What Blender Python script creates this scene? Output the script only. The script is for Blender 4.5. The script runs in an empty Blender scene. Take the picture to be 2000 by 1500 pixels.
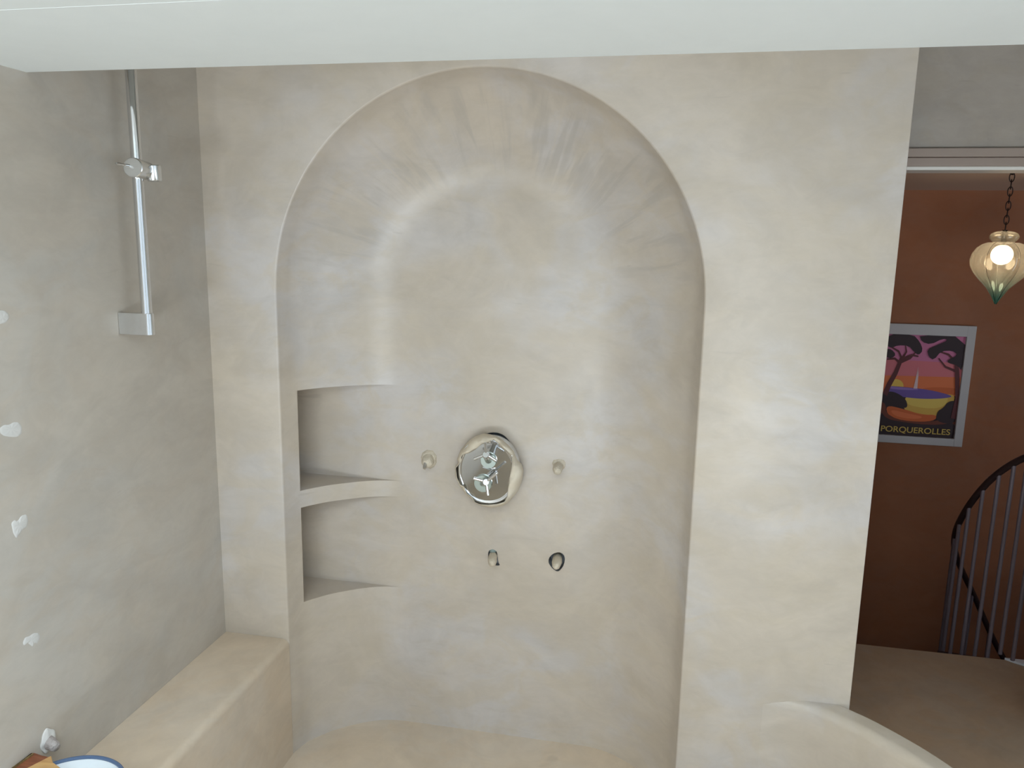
import bpy, bmesh, math, random
from mathutils import Vector, Matrix, noise
random.seed(7)
SC = bpy.context.scene
COL = SC.collection
PI = math.pi

# ------------------------------------------------------------------ camera
F, W, H = 1500.0, 2000.0, 1500.0
EYE = Vector((0, 0, 1.75))
yv = Vector((300, -268, F)).normalized()            # depth direction, seen from the camera (right, down, forward)
dn = Vector((-150, 8232, F)).normalized()           # straight down
dn = (dn - yv * dn.dot(yv)).normalized()
zv = -dn
xv = yv.cross(zv)


def cam2world(c):
    return Vector((xv.dot(c), yv.dot(c), zv.dot(c)))


def at(px, py, Y):
    """world point on the plane y = Y read off the photograph"""
    d = cam2world(Vector((px - W / 2, py - H / 2, F)))
    return EYE + d * (Y / d.y)


def onX(px, py, X):
    d = cam2world(Vector((px - W / 2, py - H / 2, F)))
    return EYE + d * (X / d.x)


def onZ(px, py, Z):
    d = cam2world(Vector((px - W / 2, py - H / 2, F)))
    return EYE + d * ((Z - EYE.z) / d.z)


cam = bpy.data.cameras.new('camera')
camo = bpy.data.objects.new('camera', cam)
COL.objects.link(camo)
cam.sensor_width = 36.0
cam.lens = F / W * 36.0
cam.clip_start = 0.02
r_, u_, b_ = cam2world(Vector((1, 0, 0))), cam2world(Vector((0, -1, 0))), cam2world(Vector((0, 0, -1)))
M = Matrix(((r_.x, u_.x, b_.x, EYE.x), (r_.y, u_.y, b_.y, EYE.y), (r_.z, u_.z, b_.z, EYE.z), (0, 0, 0, 1)))
camo.matrix_world = M
SC.camera = camo


# ------------------------------------------------------------------ materials
def srgb(r, g, b):
    f = lambda c: (c / 255 / 12.92) if c / 255 <= 0.04045 else ((c / 255 + 0.055) / 1.055) ** 2.4
    return (f(r), f(g), f(b), 1)


def mat(name, col, rough=0.5, metal=0.0, **kw):
    m = bpy.data.materials.new(name)
    m.use_nodes = True
    p = m.node_tree.nodes['Principled BSDF']
    p.inputs['Base Color'].default_value = col if len(col) == 4 else (*col, 1)
    p.inputs['Roughness'].default_value = rough
    p.inputs['Metallic'].default_value = metal
    for k, v in kw.items():
        p.inputs[k.replace('_', ' ')].default_value = v
    return m


class N:
    """tiny node-tree helper"""
    def __init__(s, m):
        s.t = m.node_tree
        s.p = s.t.nodes['Principled BSDF']

    def new(s, typ, **kw):
        n = s.t.nodes.new(typ)
        for k, v in kw.items():
            setattr(n, k, v)
        return n

    def put(s, sock, v):
        if hasattr(v, 'is_linked'):
            s.t.links.new(v, sock)
        else:
            sock.default_value = v

    def math(s, op, a, b=0.0, c=0.0, clamp=False):
        n = s.new('ShaderNodeMath', operation=op, use_clamp=clamp)
        for i, v in enumerate((a, b, c)):
            s.put(n.inputs[i], v)
        return n.outputs[0]

    def noise(s, vec, scale, detail=3.0, rough=0.55, dist=0.0):
        n = s.new('ShaderNodeTexNoise')
        s.put(n.inputs['Vector'], vec)
        n.inputs['Scale'].default_value = scale
        n.inputs['Detail'].default_value = detail
        n.inputs['Roughness'].default_value = rough
        n.inputs['Distortion'].default_value = dist
        return n.outputs[0]

    def maprange(s, v, a, b, c=0.0, d=1.0, smooth=True):
        n = s.new('ShaderNodeMapRange', clamp=True)
        if smooth:
            n.interpolation_type = 'SMOOTHSTEP'
        s.put(n.inputs[0], v)
        for i, q in enumerate((a, b, c, d)):
            n.inputs[i + 1].default_value = q
        return n.outputs[0]

    def mix(s, f, a, b):
        n = s.new('ShaderNodeMix', data_type='RGBA')
        s.put(n.inputs[0], f)
        s.put(n.inputs[6], a)
        s.put(n.inputs[7], b)
        return n.outputs[2]

    def mapping(s, vec, scale, rot=(0, 0, 0)):
        n = s.new('ShaderNodeMapping')
        s.put(n.inputs[0], vec)
        n.inputs['Scale'].default_value = scale
        n.inputs['Rotation'].default_value = rot
        return n.outputs[0]


ARC_X, ARC_Z, ARC_R = -0.506, 1.597, 0.6135          # the arch: centre and radius


def plaster(name, base, cool, warm, rough=0.42, arch=False, amount=1.0, bump=0.25, crumple=0.0):
    """trowelled lime plaster: broad cool/warm clouds, smudges, fine trowel scratches"""
    m = mat(name, base, rough)
    n = N(m)
    pos = n.new('ShaderNodeNewGeometry').outputs['Position']
    big = n.noise(pos, 2.6, 3, 0.55, 0.6)
    mid = n.noise(n.mapping(pos, (5.5, 5.5, 9.0)), 1.0, 4, 0.6, 1.2)
    streak = n.noise(n.mapping(pos, (5.0, 5.0, 13.0), (0, 0.3, 0)), 1.0, 5, 0.62, 1.6)
    fine = n.noise(pos, 120, 2, 0.6)
    c = n.mix(n.math('MULTIPLY', n.maprange(big, 0.40, 0.66), 0.85 * amount), base, cool)
    c = n.mix(n.math('MULTIPLY', n.maprange(mid, 0.44, 0.66), 0.6 * amount), c, warm)
    dark = tuple(v * 0.86 for v in base[:3]) + (1,)
    light = tuple(min(1, v * 1.07) for v in base[:3]) + (1,)
    c = n.mix(n.math('MULTIPLY', n.maprange(streak, 0.52, 0.74), 0.30 * amount), c, dark)
    c = n.mix(n.math('MULTIPLY', n.maprange(streak, 0.46, 0.28), 0.35 * amount), c, light)
    # cloudy tone of hand-burnished plaster, stronger where the trowel pressed
    cloud = n.noise(n.mapping(pos, (2.8, 2.8, 3.6)), 1.0, 5, 0.6, 1.4)
    wipe = n.noise(n.mapping(pos, (9.0, 9.0, 17.0), (0.2, 0.5, 0)), 1.0, 4, 0.65, 2.2)
    tone = n.math('ADD', n.maprange(cloud, 0.34, 0.66, 1 - 0.060 * amount, 1 + 0.045 * amount), n.maprange(wipe, 0.34, 0.66, -0.022 * amount, 0.022 * amount))
    vm = n.new('ShaderNodeVectorMath', operation='SCALE')
    n.put(vm.inputs[0], c)
    n.put(vm.inputs['Scale'], tone)
    c = vm.outputs[0]
    # a few short grey trowel burns
    burn = n.noise(n.mapping(pos, (7, 7, 40), (0, -0.2, 0)), 1.0, 2, 0.5, 0.3)
    c = n.mix(n.math('MULTIPLY', n.maprange(burn, 0.72, 0.80), 0.28 * amount), c, tuple(v * 0.66 for v in base[:3]) + (1,))
    hgt = n.math('ADD', n.math('MULTIPLY', mid, 0.6), n.math('MULTIPLY', fine, 0.06))
    hgt = n.math('ADD', hgt, n.math('MULTIPLY', streak, 0.15))
    if crumple:
        hgt = n.math('ADD', hgt, n.math('MULTIPLY', n.noise(pos, 95, 3, 0.6, 1.8), crumple))
    if arch:
        sep = n.new('ShaderNodeSeparateXYZ')
        n.put(sep.inputs[0], pos)
        dx = n.math('SUBTRACT', sep.outputs[0], ARC_X)
        dz = n.math('SUBTRACT', sep.outputs[2], ARC_Z)
        ang = n.math('ARCTAN2', dz, dx)
        rad = n.math('SQRT', n.math('ADD', n.math('MULTIPLY', dx, dx), n.math('MULTIPLY', dz, dz)))
        comb = n.new('ShaderNodeCombineXYZ')
        n.put(comb.inputs[0], n.math('MULTIPLY', ang, 6.5))
        n.put(comb.inputs[1], n.math('MULTIPLY', rad, 2.2))
        rays = n.noise(comb.outputs[0], 1.7, 3, 0.55, 0.5)
        comb2 = n.new('ShaderNodeCombineXYZ')
        n.put(comb2.inputs[0], n.math('MULTIPLY', ang, 16.0))
        n.put(comb2.inputs[1], n.math('MULTIPLY', rad, 1.6))
        rays2 = n.noise(comb2.outputs[0], 1.3, 2, 0.5, 0.4)
        msk = n.math('MULTIPLY', n.maprange(rad, 0.33, 0.44), n.maprange(rad, 0.606, 0.57))
        msk = n.math('MULTIPLY', msk, n.maprange(dz, -0.12, 0.12))
        msk = n.math('MULTIPLY', msk, n.maprange(sep.outputs[1], 2.104, 2.13))
        c = n.mix(n.math('MULTIPLY', n.math('MULTIPLY', n.maprange(rays, 0.50, 0.64), msk), 0.45), c, tuple(v * f for v, f in zip(base[:3], (0.76, 0.79, 0.84))) + (1,))
        c = n.mix(n.math('MULTIPLY', n.math('MULTIPLY', n.maprange(rays2, 0.56, 0.66), msk), 0.35), c, light)
        hgt = n.math('ADD', hgt, n.math('MULTIPLY', n.math('MULTIPLY', rays, msk), 0.9))
    n.put(n.p.inputs['Base Color'], c)
    n.put(n.p.inputs['Roughness'], n.math('ADD', rough - 0.06, n.math('MULTIPLY', mid, 0.16)))
    b = n.new('ShaderNodeBump')
    b.inputs['Strength'].default_value = bump
    b.inputs['Distance'].default_value = 0.004
    n.put(b.inputs['Height'], hgt)
    n.put(n.p.inputs['Normal'], b.outputs[0])
    return m


def wood(name, a, b, scale=(6, 60, 60), rough=0.55):
    m = mat(name, a, rough)
    n = N(m)
    pos = n.new('ShaderNodeNewGeometry').outputs['Position']
    g = n.noise(n.mapping(pos, scale, (0, 0, 0.6)), 1.0, 3, 0.6, 0.8)
    n.put(n.p.inputs['Base Color'], n.mix(n.maprange(g, 0.35, 0.65), a, b))
    return m


PL = (0.518, 0.453, 0.379, 1)
M_PL = plaster('lime_plaster', PL, (0.528, 0.495, 0.477, 1), (0.512, 0.442, 0.353, 1), rough=0.36, arch=True)
M_PLL = plaster('lime_plaster_grey', (0.500, 0.455, 0.397, 1), (0.495, 0.468, 0.430, 1), (0.495, 0.439, 0.373, 1), rough=0.5)
M_TUB = plaster('lime_plaster_tub', (0.609, 0.506, 0.391, 1), (0.594, 0.516, 0.427, 1), (0.604, 0.487, 0.361, 1), rough=0.45)
M_FLOOR = plaster('floor_screed', (0.448, 0.316, 0.213, 1), (0.414, 0.311, 0.228, 1), (0.459, 0.306, 0.194, 1), rough=0.5)
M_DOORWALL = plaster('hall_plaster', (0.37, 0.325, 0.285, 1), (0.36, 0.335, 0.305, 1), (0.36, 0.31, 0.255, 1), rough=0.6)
M_WHITE = plaster('white_paint', (0.845, 0.895, 0.905, 1), (0.825, 0.890, 0.910, 1), (0.855, 0.890, 0.890, 1), rough=0.6, amount=0.18, bump=0.05)
M_TRIM = mat('trim_paint', srgb(158, 142, 132), 0.5)
M_HALL = plaster('terracotta_paint', (0.340, 0.132, 0.060, 1), (0.310, 0.136, 0.076, 1), (0.350, 0.123, 0.048, 1), rough=0.7, amount=0.6, bump=0.1)
M_HALLC = mat('hall_ceiling_paint', srgb(214, 190, 172), 0.7)
M_DARKHOLE = mat('dark_cement', (0.20, 0.215, 0.235, 1), 0.9)
M_CHROME = mat('chrome', (0.72, 0.73, 0.74, 1), 0.07, 1.0)
M_BRUSH = mat('satin_chrome', (0.72, 0.73, 0.73, 1), 0.22, 1.0)
M_DISC = mat('satin_base_disc', srgb(168, 178, 172), 0.30, 1.0)
M_FILLER = plaster('white_filler', (0.66, 0.655, 0.64, 1), (0.60, 0.60, 0.59, 1), (0.62, 0.60, 0.56, 1), rough=0.8, amount=0.6)
M_FILM = plaster('plastered_film', (0.639, 0.560, 0.442, 1), (0.618, 0.570, 0.480, 1), (0.639, 0.550, 0.422, 1), rough=0.65, amount=0.7, bump=0.35, crumple=0.5)
M_TAPE = plaster('plastered_tape', (0.651, 0.570, 0.446, 1), (0.609, 0.550, 0.456, 1), (0.630, 0.530, 0.400, 1), rough=0.65, amount=0.9, bump=0.7, crumple=1.6)
M_PLUG = plaster('pinkish_tape', (0.42, 0.38, 0.37, 1), (0.52, 0.49, 0.48, 1), (0.34, 0.29, 0.28, 1), rough=0.5, bump=0.8, crumple=1.8)
M_RAIL = mat('dark_handrail', srgb(54, 40, 40), 0.45)
M_BAL = mat('grey_metal_paint', srgb(128, 117, 124), 0.45, 0.2)
M_TREAD = mat('white_metal_paint', srgb(225, 228, 236), 0.4)
M_IRON = mat('wrought_iron', srgb(40, 26, 22), 0.5, 0.5)
M_FRAME = mat('white_frame', srgb(196, 194, 196), 0.5)
M_PINE = wood('pine_wood', srgb(205, 165, 110), srgb(176, 132, 82))
M_REDWOOD = wood('reddish_wood', srgb(150, 92, 62), srgb(120, 70, 48))
M_OLIVEWOOD = wood('olive_wood', srgb(140, 120, 80), srgb(112, 92, 58))
M_ENAMEL = mat('white_enamel', srgb(226, 234, 240), 0.15)
M_BLUE = mat('blue_enamel', srgb(82, 104, 138), 0.12)
M_FRAMEW = mat('window_frame_paint', srgb(235, 235, 232), 0.4)
M_WOODFLOOR = wood('brown_floor_boards', srgb(122, 106, 82), srgb(98, 84, 64), (2, 14, 2))


# ------------------------------------------------------------------ mesh helpers
def finish(name, bm, mats, parent=None, sharp=35, smooth=True, bevel=None):
    bmesh.ops.remove_doubles(bm, verts=bm.verts, dist=1e-6)
    bmesh.ops.recalc_face_normals(bm, faces=bm.faces)
    lim = math.radians(sharp)
    for e in bm.edges:
        if len(e.link_faces) == 2:
            e.smooth = e.calc_face_angle(0) < lim
    for f in bm.faces:
        f.smooth = smooth
    me = bpy.data.meshes.new(name)
    bm.to_mesh(me)
    bm.free()
    for m in (mats if isinstance(mats, (list, tuple)) else [mats]):
        me.materials.append(m)
    o = bpy.data.objects.new(name, me)
    COL.objects.link(o)
    if parent:
        o.parent = parent
        o.matrix_parent_inverse = Matrix.Translation(-Vector(parent.location))
    if bevel:
        md = o.modifiers.new('bevel', 'BEVEL')
        md.width = bevel
        md.segments = 3
        md.limit_method = 'ANGLE'
        md.angle_limit = math.radians(50)
    return o


def thing(name, label, cat, loc, group=None):
    o = bpy.data.objects.new(name, None)
    o.empty_display_size = 0.05
    o.location = loc
    COL.objects.link(o)
    o['label'] = label
    o['category'] = cat
    o['kind'] = 'thing'
    if group:
        o['group'] = group
    return o


def structure(o, label, cat):
    o['kind'] = 'structure'
    o['label'] = label
    o['category'] = cat
    return o


def add_box(bm, x0, x1, y0, y1, z0, z1, mi=0):
    v = [bm.verts.new(p) for p in ((x0, y0, z0), (x1, y0, z0), (x1, y1, z0), (x0, y1, z0), (x0, y0, z1), (x1, y0, z1), (x1, y1, z1), (x0, y1, z1))]
    for q in ((0, 3, 2, 1), (4, 5, 6, 7), (0, 1, 5, 4), (1, 2, 6, 5), (2, 3, 7, 6), (3, 0, 4, 7)):
        f = bm.faces.new([v[i] for i in q])
        f.material_index = mi
    return v


def frame_axes(d):
    d = Vector(d).normalized()
    a = Vector((0, 0, 1)) if abs(d.z) < 0.9 else Vector((1, 0, 0))
    u = d.cross(a).normalized()
    return d, u, d.cross(u).normalized()


def add_tube(bm, pts, rad, seg=12, cap=True, mi=0):
    """tube through points; rad is a number or a list"""
    pts = [Vector(p) for p in pts]
    rad = rad if isinstance(rad, (list, tuple)) else [rad] * len(pts)
    rings = []
    u = None
    for i, p in enumerate(pts):
        d = (pts[min(i + 1, len(pts) - 1)] - pts[max(i - 1, 0)]).normalized()
        if u is None:
            _, u, _ = frame_axes(d)
        u = (u - d * u.dot(d)).normalized()
        w = d.cross(u)
        rings.append([bm.verts.new(p + (u * math.cos(2 * PI * k / seg) + w * math.sin(2 * PI * k / seg)) * rad[i]) for k in range(seg)])
    for a, b in zip(rings, rings[1:]):
        for k in range(seg):
            bm.faces.new((a[k], a[(k + 1) % seg], b[(k + 1) % seg], b[k])).material_index = mi
    if cap:
        bm.faces.new(rings[0][::-1]).material_index = mi
        bm.faces.new(rings[-1]).material_index = mi
    return rings


def add_lathe(bm, org, axis, prof, seg=32, rmod=None, mi=0):
    """prof: list of (distance along axis, radius)"""
    d, u, w = frame_axes(axis)
    org = Vector(org)
    rings = []
    for (h, r) in prof:
        ring = []
        for k in range(seg):
            a = 2 * PI * k / seg
            rr = max(r, 1e-5) * (rmod(a, h) if rmod else 1)
            ring.append(bm.verts.new(org + d * h + (u * math.cos(a) + w * math.sin(a)) * rr))
        rings.append(ring)
    for a, b in zip(rings, rings[1:]):
        for k in range(seg):
            bm.faces.new((a[k], a[(k + 1) % seg], b[(k + 1) % seg], b[k])).material_index = mi
    return rings


def prism(bm, poly, d, mi=0):
    """closed prism: polygon (3-D points) swept by vector d"""
    d = Vector(d)
    a = [bm.verts.new(Vector(p)) for p in poly]
    b = [bm.verts.new(Vector(p) + d) for p in poly]
    bm.faces.new(a).material_index = mi
    bm.faces.new(b[::-1]).material_index = mi
    for i in range(len(a)):
        j = (i + 1) % len(a)
        bm.faces.new((a[i], b[i], b[j], a[j])).material_index = mi


def lump(bm, c, r, seed, amp=0.25, sub=3, freq=2.2):
    """irregular blob"""
    s = bmesh.ops.create_icosphere(bm, subdivisions=sub, radius=1)
    for v in s['verts']:
        q = v.co.copy()
        k = 1 + amp * noise.noise(q * freq + Vector((seed * 3.1, seed, -seed)))
        v.co = Vector((q.x * r[0] * k, q.y * r[1] * k, q.z * r[2] * k)) + Vector(c)
    return s['verts']


def plane_obj(name, pts, m, label, cat, parent=None):
    bm = bmesh.new()
    bm.faces.new([bm.verts.new(p) for p in pts])
    return structure(finish(name, bm, m, parent), label, cat)


# ------------------------------------------------------------------ the setting
XL, D, XP = -1.342, 2.10, 0.572            # left wall, face of the back wall, right end of the back wall
NL, NR = -1.120, 0.108                     # sides of the niche opening
YB = 2.35                                  # flat back of the niche
FA, FB = 0.300, 0.25                       # hollow corner of the niche: width, depth
RIM, TUBZ = 0.495, 0.080                   # tub rim, tub floor
ZTOP = 2.62
SH = (0.586, 0.909, 0.965, 1.290)          # shelf levels
HC = [(0, 0), (0.0075, 0.033), (0.020, 0.071), (0.046, 0.107), (0.080, 0.146), (0.122, 0.180), (0.165, 0.210), (0.210, 0.233), (0.255, 0.2460), (0.300, 0.250)]
T0 = PI / 2 * 2 / 9                         # where the shelf openings start on the hollow corner


def hollow(t):
    """hollow corner of the niche, t = 0..90 degrees: (inward, depth), a smooth curve through the measured points"""
    q = min(max(t / (PI / 2), 0), 1) * (len(HC) - 1)
    i = min(int(q), len(HC) - 2)
    f = q - i
    p = [Vector((*HC[min(max(k, 0), len(HC) - 1)], 0)) for k in (i - 1, i, i + 1, i + 2)]
    v = 0.5 * (2 * p[1] + (p[2] - p[0]) * f + (2 * p[0] - 5 * p[1] + 4 * p[2] - p[3]) * f * f + (3 * p[1] - p[0] - 3 * p[2] + p[3]) * f ** 3)
    return v.x, v.y


def hole_poly(px0, py0, pts, Y=YB):
    q = []
    for (ax, ay), (bx, by) in zip(pts, pts[1:] + pts[:1]):      # knock the corners off
        q += [(ax * .72 + bx * .28, ay * .72 + by * .28), (ax * .28 + bx * .72, ay * .28 + by * .72)]
    return [at(px0 + x, py0 + y, Y) for x, y in q]


HOLES = [
    # the dark gap round the taped lower right outlet
    hole_poly(1087, 1098, [(-17, -2), (-12, -13), (-2, -19), (10, -19), (17, -10), (15, 4), (9, 14), (2, 19), (-6, 14), (-12, 8)]),
    # the hole above the taped lower middle outlet
    hole_poly(962, 1090, [(-9, -4), (-8, -14), (-3, -17), (3, -17), (9, -12), (10, 0), (12, 10), (15, 14), (8, 15), (-4, 12), (-8, 6)]),
    # the cut-out behind the mixer plate
    hole_poly(955, 914, [(-35, -20), (-24, -46), (-16, -60), (-4, -68), (12, -70), (24, -67), (34, -60), (43, -48), (45, -38), (44, -12), (40, 20), (20, 40), (-10, 44), (-30, 24)]),
]


def build_back_wall():
    bm = bmesh.new()
    # --- rows: (left x, right x, left normal, right normal, z)
    zs = sorted({round(z, 5) for z in
                 [TUBZ - 0.03, 0.16, 0.25, 0.36, RIM, 0.54] + list(SH) + [0.64, 0.70 - 0.028, 0.785, 0.85, 1.05, 1.12, 1.18, 1.24, 1.36, 1.44, 1.52, ARC_Z]
                 + [0.896, 1.138]})
    rows = [(z, NL, NR, Vector((1, 0, 0)), Vector((-1, 0, 0))) for z in zs]
    na = 40
    for i in range(1, na):
        a = PI / 2 * i / na
        c, s = math.cos(a), math.sin(a)
        k = 0.985 + 0.015 * abs(math.cos(2 * a))       # hand-cut arch, a little flat at the shoulders
        k = 1.0
        rows.append((ARC_Z + ARC_R * s * k, ARC_X - ARC_R * c * k, ARC_X + ARC_R * c * k, Vector((c, 0, -s)), Vector((-c, 0, -s))))
    # --- hollow section: (inward, depth)
    sec = [(-0.006, 0.0), (-0.0025, 0.0012), (-0.0005, 0.004), (0, 0.008)]
    ts = [0.12, 0.24, T0] + [T0 + (PI / 2 - T0) * (i / 11) for i in range(1, 12)]
    sec += [(hollow(t)[0], max(0.009, hollow(t)[1])) for t in ts]
    ns = len(sec)
    i0 = 4 + ts.index(T0)
    # --- fractions across the flat back
    il, ir = NL + FA, NR - FA
    xb = [-0.62, -0.405, -0.345, -0.245]
    for hp in HOLES[:2]:
        xb += [min(p.x for p in hp) - 0.012, max(p.x for p in hp) + 0.012]
    fr = sorted({(x - il) / (ir - il) for x in xb if il < x < ir})
    fr = [f for k, f in enumerate(fr) if k == 0 or f - fr[k - 1] > 0.004]
    grid = []
    for (z, lx, rx, ln, rn) in rows:
        L = [Vector((lx, D, z)) + ln * a + Vector((0, b, 0)) for a, b in sec]
        R = [Vector((rx, D, z)) + rn * a + Vector((0, b, 0)) for a, b in sec]
        line = [bm.verts.new(p) for p in L]
        line += [bm.verts.new(L[-1].lerp(R[-1], f)) for f in fr]
        line += [bm.verts.new(p) for p in R[::-1]]
        grid.append(line)
    # crown of the arch
    crown = [bm.verts.new(Vector((ARC_X, D + b, ARC_Z + ARC_R - a))) for a, b in sec]
    faces = {}
    for r in range(len(grid) - 1):
        a, b = grid[r], grid[r + 1]
        za, zb = rows[r][0], rows[r + 1][0]
        for c in range(len(a) - 1):
            shelf = i0 <= c < ns - 1 and ((SH[0] - 1e-4 <= za and zb <= SH[1] + 1e-4) or (SH[2] - 1e-4 <= za and zb <= SH[3] + 1e-4))
            if shelf:
                continue
            faces[(r, c)] = bm.faces.new((a[c], a[c + 1], b[c + 1], b[c]))
    last = grid[-1]
    nl = len(last)
    for c in range(ns - 1):
        bm.faces.new((last[c], last[c + 1], crown[c + 1], crown[c]))
        bm.faces.new((last[nl - 1 - c], crown[c], crown[c + 1], last[nl - 2 - c]))
    bm.faces.new(last[ns - 1:nl - ns + 1] + [crown[-1]])
    # --- the two shelf recesses
    zi = {round(rows[r][0], 5): r for r in range(len(zs))}
    for z0, z1 in ((SH[0], SH[1]), (SH[2], SH[3])):
        r0, r1 = zi[round(z0, 5)], zi[round(z1, 5)]
        bl0, bl1 = bm.verts.new((-1.190, YB + 0.004, z0)), bm.verts.new((-1.190, YB + 0.004, z1))
        lo = grid[r0][i0:ns]
        hi = grid[r1][i0:ns]
        mids = [Vector((-1.190 + (il + 1.190) * k / 6, YB + 0.004 * (1 - k / 6), 0)) for k in range(1, 6)]
        bl = [bl0] + [bm.verts.new((m.x, m.y, z0)) for m in mids] + [lo[-1]]
        bh = [bl1] + [bm.verts.new((m.x, m.y, z1)) for m in mids] + [hi[-1]]
        bm.faces.new(lo + bl[-2::-1])
        bm.faces.new(hi + bh[-2::-1])
        col = [grid[r][i0] for r in range(r0, r1 + 1)]
        bm.faces.new(col + [bl1, bl0])
        right = [grid[r][ns - 1] for r in range(r0, r1 + 1)]
        for k in range(len(bl) - 2):
            bm.faces.new((bl[k], bl[k + 1], bh[k + 1], bh[k]))
        bm.faces.new([bl[-2]] + right + [bh[-2]])
    # --- face of the wall round the opening
    zt = ZTOP
    lv = [bm.verts.new((XL, D, rows[r][0])) for r in range(len(grid))]
    rv = [bm.verts.new((XP - 0.004, D, rows[r][0])) for r in range(len(grid))]
    for r in range(len(grid) - 1):
        bm.faces.new((lv[r], grid[r][0], grid[r + 1][0], lv[r + 1]))
        bm.faces.new((grid[r][-1], rv[r], rv[r + 1], grid[r + 1][-1]))
    zc = ARC_Z + ARC_R + 0.006
    cl, cr = bm.verts.new((XL, D, zc)), bm.verts.new((XP - 0.004, D, zc))
    bm.faces.new((lv[-1], grid[-1][0], crown[0], cl))
    bm.faces.new((grid[-1][-1], rv[-1], cr, crown[0]))
    tl, tc, tr = (bm.verts.new((x, D, zt)) for x in (XL, ARC_X, XP - 0.004))
    bm.faces.new((cl, crown[0], tc, tl))
    bm.faces.new((crown[0], cr, tr, tc))
    # rounded right-hand corner and the side of the wall going back to the doorway
    arc = [(XP - 0.0012, D + 0.0012), (XP, D + 0.004), (XP, 2.9)]
    prev = rv + [cr, tr]
    for x, y in arc:
        cur = [bm.verts.new((x, y, v.co.z)) for v in prev]
        for i in range(len(prev) - 1):
            bm.faces.new((prev[i], cur[i], cur[i + 1], prev[i + 1]))
        prev = cur
    # foot of the wall below the tub floor
    # --- holes in the flat back
    bm.faces.ensure_lookup_table()
    rects = []
    for hp in HOLES:
        rects.append((min(p.x for p in hp), max(p.x for p in hp), min(p.z for p in hp), max(p.z for p in hp)))
    for hp, (x0, x1, z0, z1) in zip(HOLES, rects):
        dele = []
        for f in bm.faces:
            if all(abs(v.co.y - YB) < 1e-5 for v in f.verts):
                fx0, fx1 = min(v.co.x for v in f.verts), max(v.co.x for v in f.verts)
                fz0, fz1 = min(v.co.z for v in f.verts), max(v.co.z for v in f.verts)
                if fx0 < x1 and fx1 > x0 and fz0 < z1 and fz1 > z0:
                    dele.append(f)
        es = {}
        for f in dele:
            for e in f.edges:
                es[e] = es.get(e, 0) + 1
        border = [e for e, k in es.items() if k == 1]
        inner = [e for e, k in es.items() if k == 2]
        bmesh.ops.delete(bm, geom=dele, context='FACES_ONLY')
        bmesh.ops.delete(bm, geom=[e for e in inner if e.is_valid and not e.link_faces], context='EDGES')
        ring = [bm.verts.new((p.x, YB, p.z)) for p in hp]
        redges = [bm.edges.new((ring[i], ring[(i + 1) % len(ring)])) for i in range(len(ring))]
        g = bmesh.ops.triangle_fill(bm, use_beauty=True, use_dissolve=False, edges=[e for e in border if e.is_valid] + redges, normal=(0, -1, 0))
        # remove any triangles that fell inside the hole
        back = [bm.verts.new((v.co.x, YB + (0.018 if hp is HOLES[1] else 0.045), v.co.z)) for v in ring]
        for i in range(len(ring)):
            j = (i + 1) % len(ring)
            f = bm.faces.new((ring[i], back[i], back[j], ring[j]))
            f.material_index = 1
        bm.faces.new(back).material_index = 1
    loose = [v for v in bm.verts if not v.link_faces]
    bmesh.ops.delete(bm, geom=loose, context='VERTS')
    return finish('wall_back', bm, [M_PL, M_DARKHOLE], sharp=40)


wb = build_back_wall()
structure(wb, 'pale greige plaster wall with a tall round-arched niche and two corner shelves', 'wall')

# left wall with its spots of filler
bm = bmesh.new()
ys = [-2.4, -1.2, 0, 0.8, 1.5, 2.1, 2.42]
zs_ = [0, 0.5, 1.0, 1.5, 2.0, 2.62]
gr = [[bm.verts.new((XL, y, z)) for y in ys] for z in zs_]
for a, b in zip(gr, gr[1:]):
    for i in range(len(ys) - 1):
        bm.faces.new((a[i], a[i + 1], b[i + 1], b[i]))
wl = structure(finish('wall_left', bm, M_PLL), 'grey-beige plaster wall on the left carrying the chrome shower rail', 'wall')
dabs = [((4, 620), [(-14, -12), (2, -14), (12, -8), (14, 2), (6, 11), (-6, 13), (-16, 6)]),
        ((22, 838), [(-22, -2), (-14, -8), (-4, -8), (4, -13), (14, -13), (20, -5), (20, 8), (12, 15), (-2, 15), (-14, 13), (-21, 8)]),
        ((38, 1025), [(-16, -3), (-9, -10), (-4, -6), (4, -18), (14, -20), (17, -8), (14, 4), (6, 9), (0, 18), (-6, 26), (-12, 16), (-14, 6)]),
        ((61, 1249), [(-16, 6), (-12, -4), (-4, -6), (4, -12), (14, -13), (17, -4), (12, 8), (6, 6), (3, 14), (-2, 10), (-8, 6), (-14, 12)])]
for (cx, cy), pts in dabs:
    bm = bmesh.new()
    c0 = onX(cx, cy, XL)
    cen = bm.verts.new((XL + 0.0012, c0.y, c0.z))
    ps = [onX(cx + x, cy + y, XL) for x, y in pts]
    ps2 = []
    for i, p in enumerate(ps):                       # round the outline
        q = ps[(i + 1) % len(ps)]
        ps2 += [p.lerp(q, 0.2), p.lerp(q, 0.5), p.lerp(q, 0.8)]
    rings = []
    for k, h in ((1.06, -0.0004), (1.0, 0.0003), (0.8, 0.0009), (0.4, 0.0012)):
        rings.append([bm.verts.new((XL + h * (1 + 0.3 * math.sin(i * 1.7)), c0.y + (p.y - c0.y) * k, c0.z + (p.z - c0.z) * k)) for i, p in enumerate(ps2)])
    for a, b in zip(rings, rings[1:]):
        for i in range(len(a)):
            bm.faces.new((a[i], a[(i + 1) % len(a)], b[(i + 1) % len(a)], b[i]))
    for i in range(len(ps2)):
        bm.faces.new((rings[-1][i], rings[-1][(i + 1) % len(ps2)], cen))
    d_ = finish('filler_patch', bm, M_FILLER, wl)
    d_['label'] = 'dab of white filler'

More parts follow.
